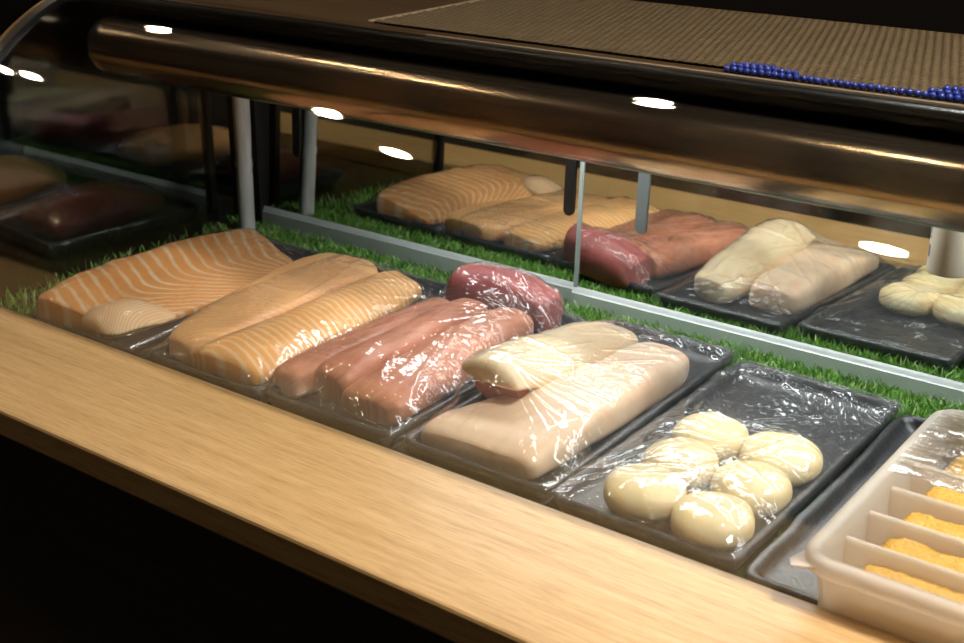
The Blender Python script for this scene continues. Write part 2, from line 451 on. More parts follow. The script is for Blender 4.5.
# bamboo pole in the back corner
bp = []; br = []
for k in range(41):
    z = .240*k/40
    d = min(abs(z-.080), abs(z-.200))
    br.append(0.0078+.0019*math.exp(-(d/.0022)**2)-.0006*math.exp(-((d-.006)/.004)**2)); bp.append((-.5195+.006*(z/.24), -.0374, z*.2299/.24))
o = MB().tube(bp, .008, 24, rs=br).build('bamboo_pole', M['bamboo'], smooth=True)
props(o, 'pale grey bamboo pole standing in the back left corner of the case', 'pole')

# turf
b = MB().box((XL+.003, -.3128, -.003), (XR-.005, -.0002-.0070, 0.0)); 
turf = b.build('turf_backing', M['turf']); turf.name = 'grass_mat'
props(turf, 'green artificial grass mat lining the display shelf under the trays', 'grass mat')
TR = []   # tray footprints (cx, cy, hx, hy, rot)
TRAYS = [
    ('salmon1', -.4250, -.187, .0580, .1230, math.radians(2.0)),
    ('salmon2', -.2945, -.181, .0575, .1230, math.radians(1.5)),
    ('tuna', -.1775, -.177, .0565, .1230, math.radians(1.)),
    ('white', -.0575, -.1695, .0560, .1285, math.radians(.8)),
    ('scallop', .0640, -.1770, .0600, .1235, math.radians(-.5)),
    ('roe', .1860, -.188, .0570, .1210, 0.)]
def blades():
    V = []; F = []
    def ok(x, y):
        for _, cx, cy, hx, hy, r in TRAYS:
            dx, dy = x-cx, y-cy
            u = dx*math.cos(r)+dy*math.sin(r); v = -dx*math.sin(r)+dy*math.cos(r)
            if abs(u) < hx-.001 and abs(v) < hy-.001: return False
        return True
    N = 26000
    for _ in range(N):
        x = random.uniform(XL+.006, .36); y = random.uniform(-.312, -.0095) if random.random() < .45 else random.uniform(-.062, -.0095)
        if not ok(x, y): continue
        if y < -.285 and x > -.475: continue
        if y < -.11 and x > -.47 and random.random() < .5: continue
        if abs(x+.5195) < .009 and abs(y+.0374) < .009: continue
        a = random.uniform(0, 2*math.pi); h = random.uniform(.007, .0145)
        if y > -.02: h *= .9
        if y < -.292: h = min(h, .012)
        w = random.uniform(.0006, .0010); lean = random.uniform(.15, .75)*h; la = random.uniform(0, 2*math.pi)
        if y > -.022: la = random.uniform(math.pi*1.05, math.pi*1.95) if random.random() < .8 else la
        if not ok(x+math.cos(la)*lean, y+math.sin(la)*lean): lean *= .15
        ex, ey = math.cos(a)*w, math.sin(a)*w
        b0 = len(V)
        for q, (t, ww) in enumerate(((0, 1), (.45, .95), (.8, .7), (1, .15))):
            px = x+math.cos(la)*lean*t*t; py = y+math.sin(la)*lean*t*t; pz = h*t
            py = min(py, -.0075)
            V.append((px-ex*ww, min(py-ey*ww, -.0072), pz)); V.append((px+ex*ww, min(py+ey*ww, -.0072), pz))
        for q in range(3): F.append((b0+q*2, b0+q*2+1, b0+q*2+3, b0+q*2+2))
    return V, F
V, F = blades()
g = mk('grass_blades', V, F, M['grass'], turf); g['kind'] = 'stuff'

# ------------------------------------------------------------------ trays
def rrect(hx, hy, r, n=8, seg=14):
    P = []
    cs = [(hx-r, hy-r, 0), (-hx+r, hy-r, 90), (-hx+r, -hy+r, 180), (hx-r, -hy+r, 270)]
    for i, (cx, cy, a) in enumerate(cs):
        for k in range(n+1):
            w = math.radians(a+90*k/n); P.append((cx+r*math.cos(w), cy+r*math.sin(w)))
        nx = cs[(i+1) % 4]; w = math.radians(nx[2]); e = (nx[0]+r*math.cos(w), nx[1]+r*math.sin(w)); s0 = P[-1]
        for k in range(1, seg): P.append((s0[0]+(e[0]-s0[0])*k/seg, s0[1]+(e[1]-s0[1])*k/seg))
    return P
def tray_xy(T, u, v):
    _, cx, cy, hx, hy, r = T
    return (cx+u*math.cos(r)-v*math.sin(r), cy+u*math.sin(r)+v*math.cos(r))
PROF = [(.013, 0.), (.0085, .0005), (.0040, .0060), (.0008, .0125), (0, .0158), (.0005, .0176), (.0024, .0184), (.0046, .0176), (.0062, .0150), (.0085, .0115), (.0125, .0098), (.02, .0093)]
def make_tray(T, label, seed, group='black stoneware trays'):
    nm, cx, cy, hx, hy, r = T
    rings = []
    for ins, z in PROF:
        ring = rrect(hx-ins, hy-ins, max(.010-ins*.5, .004))
        rings.append([(u, v, z) for u, v in ring])
    n = len(rings[0]); V = []; F = []
    for k, R in enumerate(rings):
        for (u, v, z) in R:
            w = noise.noise(Vector((u*45+seed*7, v*45, z*30)))*.0011+noise.noise(Vector((u*160+seed*7, v*160, z*90)))*.0004
            if z > 0: u += w*(1 if u > 0 else -1); z = z+w*.5
            x, y = tray_xy(T, u, v); V.append((x, y, z))
    for k in range(len(rings)-1):
        for j in range(n):
            F.append((k*n+j, k*n+(j+1) % n, (k+1)*n+(j+1) % n, (k+1)*n+j))
    F.append(tuple(range(n-1, -1, -1))); F.append(tuple((len(rings)-1)*n+j for j in range(n)))
    o = mk('serving_tray', V, F, M['stone'])
    return props(o, label, 'tray', group)
LAB = ['black stoneware tray under the leftmost salmon fillet, next to the end glass',
       'black stoneware tray under the pair of salmon fillets',
       'black stoneware tray under the red tuna blocks',
       'black stoneware tray under the two long pieces of white fish',
       'black stoneware tray under the scallops',
       'black stoneware tray under the plastic tub of yellow roe']
trays = [make_tray(T, l, i) for i, (T, l) in enumerate(zip(TRAYS, LAB))]

# ------------------------------------------------------------------ fish
def crom(P, t):
    n = len(P)-1; f = min(max(t, 0), 1)*n; i = min(int(f), n-1); f -= i
    p0 = P[max(i-1, 0)]; p1 = P[i]; p2 = P[i+1]; p3 = P[min(i+2, n)]
    return .5*((2*p1)+(-p0+p2)*f+(2*p0-5*p1+4*p2-p3)*f*f+(-p0+3*p1-3*p2+p3)*f**3)
def fillet(name, st, mat, rend=(.008, .008), nexp=3.2, mexp=2.6, nu=44, nv=64, wob=.0013, seed=0., pend=2.2, parent=None, slant=0.):
    """loft through stations [(Lx,Ly),(Rx,Ry),zbase,zL,zR,crown]"""
    A = np.array([[s[0][0], s[0][1], s[1][0], s[1][1], s[2], s[3], s[4], s[5]] for s in st], float)
    ss = np.linspace(0, 1, nv)
    ss = .5-.5*np.cos(np.pi*ss)*(.45+.55*np.abs(np.cos(np.pi*ss)))          # denser at the ends
    ss = np.clip((ss-ss[0])/(ss[-1]-ss[0]), 0, 1)
    cen = np.array([crom(A, s) for s in ss]); mid = (cen[:, :2]+cen[:, 2:4])/2
    dist = np.concatenate([[0], np.cumsum(np.linalg.norm(np.diff(mid, axis=0), axis=1))]); Ltot = dist[-1]
    V = []; UV = []
    for i in range(nv):
        Lx, Ly, Rx, Ry, zb, zl, zr, cr = cen[i]
        e = 1.
        d0, d1 = dist[i], Ltot-dist[i]
        e0 = (1-(1-min(d0/rend[0], 1))**pend)**(1/pend) if rend[0] > 0 else 1
        e1 = (1-(1-min(d1/rend[1], 1))**pend)**(1/pend) if rend[1] > 0 else 1
        e = max(min(e0, e1), .02)
        w = math.hypot(Rx-Lx, Ry-Ly)
        sw = 1-(1-e)*min(1, 2*min(rend)/max(w, .001))
        zm = zb+(max(zl, zr)-zb)*.45
        for j in range(nu):
            th = 2*math.pi*j/nu; c, s = math.cos(th), math.sin(th)
            a = math.copysign(abs(c)**(2/nexp), c); bb = math.copysign(abs(s)**(2/mexp), s)
            zt = zl+(zr-zl)*(a+1)/2+cr*(1-a*a)
            z = zb+(zt-zb)*(.5+.5*bb)
            fa = (a*sw+1)/2
            x = Lx+(Rx-Lx)*fa; y = Ly+(Ry-Ly)*fa
            z = zm+(z-zm)*(1-min(1, min(rend)/max(max(zl, zr)-zb, .001))*.9*(1-e))
            z = max(z, zb)
            p = Vector((x*55+seed*9, y*55, z*55)); q = Vector((x*190+seed*9, y*190, z*190))
            dn = noise.noise(p)*wob+noise.noise(q)*wob*.3
            if z > zb+.0015: z += dn; x += noise.noise(p+Vector((5, 5, 5)))*wob; y += noise.noise(p+Vector((9, 2, 5)))*wob
            V.append((x, y, z)); UV.append((dist[i], (a+1)/2*w if s >= 0 else (a+1)/2*w+.3*0))
    F = []
    for i in range(nv-1):
        for j in range(nu):
            F.append((i*nu+j, i*nu+(j+1) % nu, (i+1)*nu+(j+1) % nu, (i+1)*nu+j))
    for i in (0, nv-1):
        c = np.mean(V[i*nu:(i+1)*nu], axis=0); V.append(tuple(c)); UV.append(tuple(np.mean(UV[i*nu:(i+1)*nu], axis=0)))
        k = len(V)-1
        for j in range(nu): F.append((i*nu+j, i*nu+(j+1) % nu, k))
    return mk(name, V, F, mat, parent, uvs=UV)
ZB = .0096
# tray 1 : one fillet with a folded belly flap
s1 = fillet('salmon_fillet', [((-.476, -.304), (-.396, -.296), ZB, .036, .024, .001), ((-.482, -.268), (-.389, -.262), ZB, .041, .023, .001), ((-.484, -.225), (-.387, -.215), ZB, .043, .021, .0015),
     ((-.4825, -.168), (-.388, -.165), ZB, .043, .019, .001), ((-.476, -.115), (-.391, -.120), ZB, .041, .017, .001), ((-.467, -.080), (-.403, -.090), ZB, .036, .015, .000)], M['salmon_wide'], (.005, .006), 5., 3.4, seed=1)
props(s1, 'orange salmon fillet with broad white fat lines, alone on the leftmost tray', 'fish', 'salmon fillets')
fl = fillet('belly_flap', [((-.424, -.303), (-.386, -.3045), .019, .029, .025, .002), ((-.428, -.285), (-.378, -.284), .018, .033, .028, .004), ((-.420, -.266), (-.374, -.262), .017, .033, .027, .003), ((-.405, -.252), (-.374, -.246), .017, .028, .025, .001)], M['salmon_flap'], (.008, .008), 2.4, 2.2, 32, 36, seed=2, parent=s1)
fl['label'] = 'pale belly flap folded over the front end'
# tray 2
a = fillet('salmon_fillet', [((-.343, -.287), (-.309, -.292), ZB, .029, .030, .0), ((-.352, -.262), (-.302, -.262), ZB, .032, .033, .001), ((-.364, -.215), (-.302, -.205), ZB, .0335, .034, .0015), ((-.374, -.160), (-.306, -.150), ZB, .0335, .034, .001), ((-.381, -.105), (-.309, -.098), ZB, .0325, .033, .0), ((-.377, -.077), (-.322, -.073), ZB, .029, .030, .0)], M['salmon_pale'], (.007, .009), 5, 3.2, seed=3)
props(a, 'smooth pale orange salmon fillet, left of the pair on its tray', 'fish', 'salmon fillets')
a = fillet('salmon_fillet', [((-.309, -.2975), (-.244, -.2925), ZB, .031, .027, .002), ((-.304, -.272), (-.242, -.270), ZB, .0345, .030, .003), ((-.301, -.225), (-.245, -.222), ZB, .035, .030, .003), ((-.302, -.165), (-.251, -.165), ZB, .0355, .029, .0025), ((-.305, -.115), (-.257, -.118), ZB, .034, .027, .002), ((-.309, -.076), (-.268, -.080), ZB, .029, .023, .001)], M['salmon_fine'], (.007, .009), 3.6, 2.8, seed=4)
props(a, 'bright orange salmon fillet with fine fat lines, right of the pair on its tray', 'fish', 'salmon fillets')
# tray 3 : tuna
a = fillet('tuna_block', [((-.2370, -.2880), (-.2095, -.2860), ZB, .029, .029, .001), ((-.2385, -.265), (-.208, -.265), ZB, .032, .033, .001), ((-.236, -.20), (-.207, -.20), ZB, .033, .034, .001), ((-.230, -.14), (-.208, -.14), ZB, .034, .035, .001), ((-.230, -.112), (-.209, -.112), ZB, .032, .032, .0)], M['tuna'], (.007, .007), 3.6, 2.8, seed=5)
props(a, 'brownish pink tuna block, the narrow leftmost block on the tuna tray', 'fish', 'tuna blocks')
a = fillet('tuna_block', [((-.2090, -.2740), (-.1765, -.2740), ZB, .034, .032, .001), ((-.2085, -.25), (-.1755, -.25), ZB, .0385, .037, .001), ((-.2065, -.19), (-.1765, -.19), ZB, .0385, .038, .001), ((-.2065, -.13), (-.178, -.13), ZB, .0385, .0375, .001), ((-.207, -.108), (-.18, -.106), ZB, .036, .036, 0)], M['tuna'], (.007, .007), 3.8, 2.8, seed=6)
props(a, 'pinkish tuna block in the middle of the tuna tray, its blunt end set back', 'fish', 'tuna blocks')
a = fillet('tuna_block', [((-.1775, -.2825), (-.131, -.2785), ZB, .030, .028, .001), ((-.1765, -.262), (-.1285, -.258), ZB, .0345, .031, .002), ((-.1765, -.20), (-.1325, -.195), ZB, .0365, .032, .003), ((-.1775, -.140), (-.139, -.135), ZB, .0375, .034, .003), ((-.178, -.103), (-.143, -.098), ZB, .034, .032, .001)], M['tuna'], (.007, .007), 3.4, 2.8, seed=7)
props(a, 'wide pinkish tuna block on the right of the tuna tray, next to the white fish', 'fish', 'tuna blocks')
a = fillet('tuna_block', [((-.2310, -.101), (-.2320, -.062), ZB, .043, .041, .002), ((-.222, -.104), (-.223, -.058), ZB, .0480, .046, .002), ((-.200, -.099), (-.203, -.053), ZB, .0480, .045, .003), ((-.172, -.094), (-.175, -.049), ZB, .0460, .042, .003), ((-.144, -.088), (-.147, -.051), ZB, .037, .035, .001)], M['tuna_red'], (.006, .006), 3.4, 2.8, seed=8)
props(a, 'dark red tuna block lying crosswise at the back of the tuna tray', 'fish', 'tuna blocks')
# tray 4 : white fish; the left one curls up at its front end over a hollow
wl = fillet('white_fish_fillet', [((-.1125, -.2360), (-.0600, -.2400), .0410, .0490, .0470, .007), ((-.1125, -.222), (-.0600, -.226), .0370, .0500, .0480, .0075), ((-.1115, -.195), (-.0600, -.197), .020, .053, .048, .004), ((-.1095, -.155), (-.0610, -.152), ZB, .047, .041, .004), ((-.107, -.115), (-.0625, -.105), ZB, .041, .036, .003), ((-.103, -.082), (-.0655, -.074), ZB, .032, .029, .001)], M['white_fish'], (.006, .008), 3.0, 2.6, seed=9)
props(wl, 'cream white fish fillet on the left, its front end curling up over a hollow', 'fish', 'white fish fillets')
bl = fillet('bloodline', [((-.107, -.2265), (-.0655, -.2295), .0235, .0440, .0440, .0), ((-.107, -.218), (-.0655, -.220), .0225, .0430, .0430, .0), ((-.104, -.205), (-.066, -.205), .016, .036, .036, .0)], M['blood'], (.004, .004), 2.6, 2.2, 24, 20, wob=.0004, seed=3, parent=wl)
bl['label'] = 'red inner side of the curled end'
wr = fillet('white_fish_fillet', [((-.105, -.2860), (-.016, -.2880), ZB, .025, .029, .000), ((-.1075, -.268), (-.0130, -.271), ZB, .027, .034, .000), ((-.105, -.243), (-.0105, -.247), ZB, .025, .0390, -.002), ((-.080, -.216), (-.0095, -.212), ZB, .034, .040, .002), ((-.0605, -.160), (-.0085, -.160), ZB, .036, .039, .003), ((-.0595, -.118), (-.0090, -.118), ZB, .035, .036, .002), ((-.055, -.088), (-.0150, -.092), ZB, .031, .031, .001)], M['white_fish_pink'], (.006, .008), 4.2, 3.2, seed=10)
props(wr, 'long pinkish white fish fillet on the right of its tray, broad at the front', 'fish', 'white fish fillets')
# tray 5 : scallops
def scallop(x, y, r, h, z0, seed, label, tilt=(0, 0)):
    V = []; F = []; nu, nv = 36, 22
    for i in range(nv+1):
        ph = -math.pi/2+math.pi*i/nv
        c, s = math.cos(ph), math.sin(ph)
        rr = abs(c)**(2/3.0); zz = math.copysign(abs(s)**(2/2.6), s)
        for j in range(nu):
            th = 2*math.pi*j/nu
            k = 1+.06*noise.noise(Vector((math.cos(th)*1.2+seed*3, math.sin(th)*1.2, 0)))+.02*noise.noise(Vector((math.cos(th)*4+seed*3, math.sin(th)*4, 0)))
            px = r*rr*k*math.cos(th); py = r*rr*k*math.sin(th); pz = h/2+h/2*zz
            pz += .0012*noise.noise(Vector((px*70+seed, py*70, 0)))*(1 if zz > 0 else 0)+(tilt[0]*px+tilt[1]*py)*(zz+1)/2
            V.append((x+px, y+py, z0+max(pz, 0)))
    for i in range(nv):
        for j in range(nu): F.append((i*nu+j, i*nu+(j+1) % nu, (i+1)*nu+(j+1) % nu, (i+1)*nu+j))
    o = mk('scallop', V, F, M['scallop'])
    return props(o, label, 'scallop', 'raw scallops')
scs = [scallop(.0480, -.184, .0245, .0225, ZB, 1, 'pale scallop at the back left of the scallop tray'),
       scallop(.0945, -.183, .0250, .0225, ZB, 2, 'pale scallop at the back right of the scallop tray'),
       scallop(.0500, -.2275, .0235, .0240, ZB, 3, 'cream scallop in the middle left of the scallop tray', (.06, 0)),
       scallop(.0965, -.2285, .0235, .0230, ZB, 4, 'cream scallop in the middle right of the scallop tray'),
       scallop(.0500, -.2685, .0245, .0225, ZB, 5, 'cream scallop at the front left of the scallop tray'),
       scallop(.0955, -.2740, .0235, .0220, ZB, 6, 'round cream scallop at the front right corner of the scallop tray', (0, .05))]

# ------------------------------------------------------------------ tub of roe
tb = empty('plastic_tub', (.247, -.215, .0098), 'frosted plastic tub with compartments of yellow roe on the rightmost tray', 'tub')
TX0, TX1, TY0, TY1 = .1635, .330, -.3230, -.109
tcx, tcy = (TX0+TX1)/2, (TY0+TY1)/2; thx, thy = (TX1-TX0)/2, (TY1-TY0)/2
ZR = .0500
def shell(prof, cx, cy, hx, hy, r, cap0=True, cap1=True, n=10, seg=10):
    V = []; F = []
    rings = [[(cx+u, cy+v, z) for u, v in rrect(hx-i, hy-i, max(r-i, .003), n, seg)] for i, z in prof]
    m = len(rings[0])
    for R in rings: V += R
    for k in range(len(rings)-1):
        for j in range(m): F.append((k*m+j, k*m+(j+1) % m, (k+1)*m+(j+1) % m, (k+1)*m+j))
    if cap0: F.append(tuple(range(m-1, -1, -1)))
    if cap1: F.append(tuple((len(rings)-1)*m+j for j in range(m)))
    return V, F
V, F = shell([(.013, .0100), (.0105, .0106), (.0090, .014), (.0065, .0395), (.0062, .0405), (.0008, .0410), (0, .0420), (0, .0480), (.0012, .0498), (.004, .0503), (.0068, .0498), (.0078, .0480), (.0092, .0400), (.0110, .0150), (.0125, .0118), (.015, .0113)], tcx, tcy, thx, thy, .018)
mk('tub_body', V, F, M['tub'], tb)
DIV = [-.2790, -.2470, -.2140, -.1790]
for y in DIV:
    MB().prism_x([(y-.0026, .0113), (y+.0026, .0113), (y+.0022, .0400), (y+.0018, .0414), (y+.0007, .0421), (y-.0007, .0421), (y-.0018, .0414), (y-.0022, .0400)], TX0+.0100, TX1-.0100).build('divider', M['tub'], tb, smooth=False)
V = [(TX0+.0010, TY0+.016, .0455), (TX0+.012, TY0+.0015, .0455), (TX0-.0010, TY0-.0005, .0435), (TX0-.0045, TY0+.006, .0430)]
b = MB().add(V+[(x, y, z-.0012) for x, y, z in V], [(0, 1, 2, 3), (7, 6, 5, 4), (0, 4, 5, 1), (1, 5, 6, 2), (2, 6, 7, 3), (3, 7, 4, 0)]); b.build('corner_tab', M['tub'], tb, smooth=False)
ys = [TY0+.0105]+DIV+[TY1-.0105]
RL = ['yellow roe in the front compartment of the plastic tub', 'yellow roe in the second compartment from the front of the tub', 'yellow roe in the third compartment from the front of the tub', 'yellow roe in the fourth compartment from the front of the tub', 'yellow roe in the rearmost compartment of the tub']
for k in range(5):
    y0, y1 = ys[k]+.0030, ys[k+1]-.0030
    nx, ny = 120, 24; V = []; F = []
    x0, x1 = TX0+.0130, TX1-.013
    for i in range(nx+1):
        for j in range(ny+1):
            x = x0+(x1-x0)*i/nx; y = y0+(y1-y0)*j/ny
            e = min(1, min(i, nx-i)/10.)*min(1, min(j, ny-j)/4.)
            z = .0362+.0016*noise.noise(Vector((x*42+k*5, y*42, 0)))+.0011*noise.noise(Vector((x*230, y*230, k)))+.0007*noise.noise(Vector((x*700, y*700, k)))
            lo = .0118
            ramp = min(1, .72+(x-x0)/.06)
            V.append((x, y, lo+(z-lo)*math.sqrt(e)*ramp+(0 if e > 0 else 0)))
    for i in range(nx):
        for j in range(ny): F.append((i*(ny+1)+j, (i+1)*(ny+1)+j, (i+1)*(ny+1)+j+1, i*(ny+1)+j+1))
    m0 = len(V); V += [(x0, y0, .0116), (x1, y0, .0116), (x1, y1, .0116), (x0, y1, .0116)]; F.append((m0+3, m0+2, m0+1, m0))
    o = mk('fish_roe', V, F, M['roe']); props(o, RL[k], 'fish roe', 'roe portions', 'stuff')

# ------------------------------------------------------------------ cling film drapes
dep = bpy.context.evaluated_depsgraph_get()
def film(T, things, label, seed, name='cling_film', nrid=46, foci=None, amp=.0011, over=.0015, back=46, step=.00125):
    nm, cx, cy, hx, hy, r = T
    rs = random.Random(seed)
    HX, HY = hx+over, hy+over
    nx = int(2*HX/step)+1; ny = int(2*HY/step)+1
    us = np.linspace(-HX, HX, nx); vs = np.linspace(-HY, HY, ny)
    obs = np.full((nx, ny), 0.0)
    trees = []
    for o in things:
        me = o.data; off = o.location if o.parent is None else o.parent.location
        trees.append(BVHTree.FromPolygons([tuple(v.co+off) for v in me.vertices], [tuple(p.vertices) for p in me.polygons]))
    for i, u in enumerate(us):
        for j, v in enumerate(vs):
            x, y = tray_xy(T, u, v); h = 0
            for tr in trees:
                hit = tr.ray_cast(Vector((x, y, .2)), Vector((0, 0, -1)))
                if hit[0] is not None: h = max(h, hit[0].z)
            obs[i, j] = h
    # rim: the film lies on the rim of the tray
    U, Vv = np.meshgrid(us, vs, indexing='ij')
    din = np.minimum(hx-np.abs(U), hy-np.abs(Vv))
    obs = np.where((din < .006) & (din > .0005), np.maximum(obs, .0186), obs)
    obs = obs+.0007
    ob2 = obs.copy()
    for _ in range(3):
        p = np.pad(ob2, 1, mode='edge')
        ob2 = np.maximum(ob2, (p[:-2, 1:-1]+p[2:, 1:-1]+p[1:-1, :-2]+p[1:-1, 2:])/4)
    edge = .0150
    Z = np.maximum(ob2, .0192); bnd = np.zeros_like(Z, bool); bnd[0] = bnd[-1] = True; bnd[:, 0] = bnd[:, -1] = True
    Z = np.maximum(Z, Z.max()*.9)
    Z[bnd] = edge
    for _ in range(2600):
        p = Z
        q = p.copy()
        q[1:-1, 1:-1] = (p[:-2, 1:-1]+p[2:, 1:-1]+p[1:-1, :-2]+p[1:-1, 2:])/4
        Z = np.maximum(q, obs); Z[bnd] = edge
    # stretch wrinkles
    R = np.zeros_like(Z)
    top = np.argwhere(obs > np.quantile(obs, .80))
    corners = [(-hx, -hy), (hx, -hy), (-hx, hy), (hx, hy)]
    def seg(a, b, w, am, taper):
        ax, ay = a; bx, by = b; L2 = (bx-ax)**2+(by-ay)**2+1e-12
        t = np.clip(((U-ax)*(bx-ax)+(Vv-ay)*(by-ay))/L2, 0, 1)
        bend = math.sqrt(L2)*rs.uniform(-.05, .05)
        px = ax+t*(bx-ax)-(by-ay)/math.sqrt(L2)*bend*4*t*(1-t); py = ay+t*(by-ay)+(bx-ax)/math.sqrt(L2)*bend*4*t*(1-t)
        d = np.hypot(U-px, Vv-py)
        k = np.maximum(0, 1-d/w)
        return am*k*k*(3-2*k)*np.sin(np.pi*np.clip(t, .0, 1)**taper)
    for k in range(nrid):
        i, j = top[rs.randrange(len(top))]
        f = (us[i], vs[j])
        if rs.random() < .35:
            c = corners[rs.randrange(4)]; e = (c[0]+rs.uniform(-.02, .02), c[1]+rs.uniform(-.02, .02))
        else:
            s = rs.random(); side = rs.randrange(4)
            e = [(-hx, (s*2-1)*hy), (hx, (s*2-1)*hy), ((s*2-1)*hx, -hy), ((s*2-1)*hx, hy)][side]
        # stop part of the way
        q = rs.uniform(.35, .95); f2 = (e[0]+(f[0]-e[0])*q, e[1]+(f[1]-e[1])*q)
        R += seg(e, f2, rs.uniform(.0022, .0042), amp*rs.uniform(.4, 1.2), rs.uniform(.45, 1.))
    for (fu, fv), cnt, (a0, a1), (l0, l1) in (foci or []):
        for k in range(cnt):
            a = math.radians(a0+(a1-a0)*(k+rs.uniform(-.3, .3))/max(cnt-1, 1)); L = rs.uniform(l0, l1); s0 = rs.uniform(.0, .010)
            R += seg((fu+math.cos(a)*s0, fv+math.sin(a)*s0), (fu+math.cos(a)*L, fv+math.sin(a)*L), rs.uniform(.0018, .0034), amp*rs.uniform(.7, 1.5), rs.uniform(.4, .8))
    # looser creases where the film falls from the fish to the back rim
    for k in range(back):
        u0 = rs.uniform(-hx*.95, hx*.95); v0 = hy-rs.uniform(.003, .045); a = rs.uniform(-.6, .6)+(0 if rs.random() < .35 else 1.45); L = rs.uniform(.012, .045)
        R += seg((u0, v0), (u0+math.sin(a)*L, v0-abs(math.cos(a))*L*.8), rs.uniform(.0022, .0042), rs.uniform(.0010, .0022), rs.uniform(.5, 1.))
    # gathered pleats along the rim
    ph = np.where(np.abs(np.abs(U)-hx) < np.abs(np.abs(Vv)-hy), Vv, U)
    near = np.exp(-(np.maximum(din, 0)/.012)**2)
    pl = np.array([[noise.noise(Vector((ph[i, j]*260, seed*3.1, 0)))+.6*noise.noise(Vector((ph[i, j]*620, seed*1.7, 2))) for j in range(ny)] for i in range(nx)])
    R += near*np.maximum(pl, -.2)*.0010
    fz = np.array([[noise.noise(Vector((U[i, j]*38+seed, Vv[i, j]*38, seed)))*.0007+noise.noise(Vector((U[i, j]*120+seed, Vv[i, j]*120, seed)))*.00025 for j in range(ny)] for i in range(nx)])
    Zf = np.maximum(Z+R+fz, obs-.0001)
    V = []; UV = []; F = []
    for i in range(nx):
        for j in range(ny):
            x, y = tray_xy(T, us[i], vs[j]); V.append((x, y, Zf[i, j])); UV.append((us[i], vs[j]))
    for i in range(nx-1):
        for j in range(ny-1):
            F.append((i*ny+j, (i+1)*ny+j, (i+1)*ny+j+1, i*ny+j+1))
    # skirt tucked under the tray
    loop = [(i, 0) for i in range(nx)]+[(nx-1, j) for j in range(1, ny)]+[(i, ny-1) for i in range(nx-2, -1, -1)]+[(0, j) for j in range(ny-2, 0, -1)]
    prev = [i*ny+j for i, j in loop]
    for lvl, (ins, z) in enumerate(((-.0003, .0115), (.0028, .0062), (.0062, .0022))):
        cur = []
        for k, (i, j) in enumerate(loop):
            u = us[i]*(1-ins/HX); v = vs[j]*(1-ins/HY); s = us[i]*.7+vs[j]
            w = noise.noise(Vector((us[i]*300, vs[j]*300, seed+lvl)))*.0010
            x, y = tray_xy(T, u+w*(.4 if abs(us[i]) > hx else 0), v+w*(.4 if abs(vs[j]) > hy else 0)); V.append((x, y, max(z+w, .001))); UV.append((us[i]*1.05, vs[j]*1.05)); cur.append(len(V)-1)
        n = len(loop)
        for k in range(n): F.append((prev[k], prev[(k+1) % n], cur[(k+1) % n], cur[k]))
        prev = cur
    o = mk(name, V, F, M['film'], uvs=UV)
    return props(o, label, 'cling film', 'cling film covers')
fish = {T[0]: [] for T in TRAYS}
for o in list(col.objects):
    if o.name.startswith(('salmon_fillet', 'tuna_block', 'white_fish_fillet', 'scallop', 'belly_flap')):
        bb = [((o.location if o.parent is None else o.parent.location)+v.co) for v in list(o.data.vertices)[::20]]
        x = sum(p.x for p in bb)/len(bb)
        T = min(TRAYS, key=lambda t: abs(t[1]-x)); fish[T[0]].append(o)
film(TRAYS[0], fish['salmon1'], 'clear cling film over the leftmost salmon fillet', 11, nrid=16, amp=.0007)
film(TRAYS[1], fish['salmon2'], 'clear cling film over the pair of salmon fillets', 12, nrid=24, amp=.0008)
film(TRAYS[2], fish['tuna'], 'creased cling film over the tuna blocks', 13, nrid=40, foci=[((.03, .06), 12, (100, 250), (.03, .09)), ((.01, .085), 10, (200, 340), (.02, .06))], amp=.0010)
film(TRAYS[3], fish['white'], 'creased cling film stretched over the white fish', 14, nrid=30, foci=[((-.024, -.058), 20, (-80, 75), (.03, .095)), ((.0, .05), 8, (20, 160), (.02, .06))], amp=.0011)
film(TRAYS[4], fish['scallop'], 'creased cling film stretched over the scallops', 15, nrid=55, foci=[((-.005, .0), 22, (0, 180), (.04, .12)), ((.045, .06), 16, (90, 260), (.03, .10)), ((-.05, -.03), 10, (-60, 60), (.02, .06)), ((.02, .095), 14, (180, 360), (.02, .07))], amp=.0011)

# loose clear film over the tub
nx, ny = 90, 110; V = []; F = []; UV = []
for i in range(nx+1):
    for j in range(ny+1):
        x = TX0+.006+(TX1-TX0-.012)*i/nx; y = -.215+(TY1-.004+.215)*j/ny
        z = .0510+.0012*noise.noise(Vector((x*60, y*60, 3)))+.0010*abs(noise.noise(Vector((x*30, y*140, 8))))
        V.append((x, y, z)); UV.append((x, y))
for i in range(nx):
    for j in range(ny): F.append((i*(ny+1)+j, (i+1)*(ny+1)+j, (i+1)*(ny+1)+j+1, i*(ny+1)+j+1))
o = mk('cover_film', V, F, M['lid'], uvs=UV); props(o, 'loose clear film over the rear half of the roe tub', 'film')

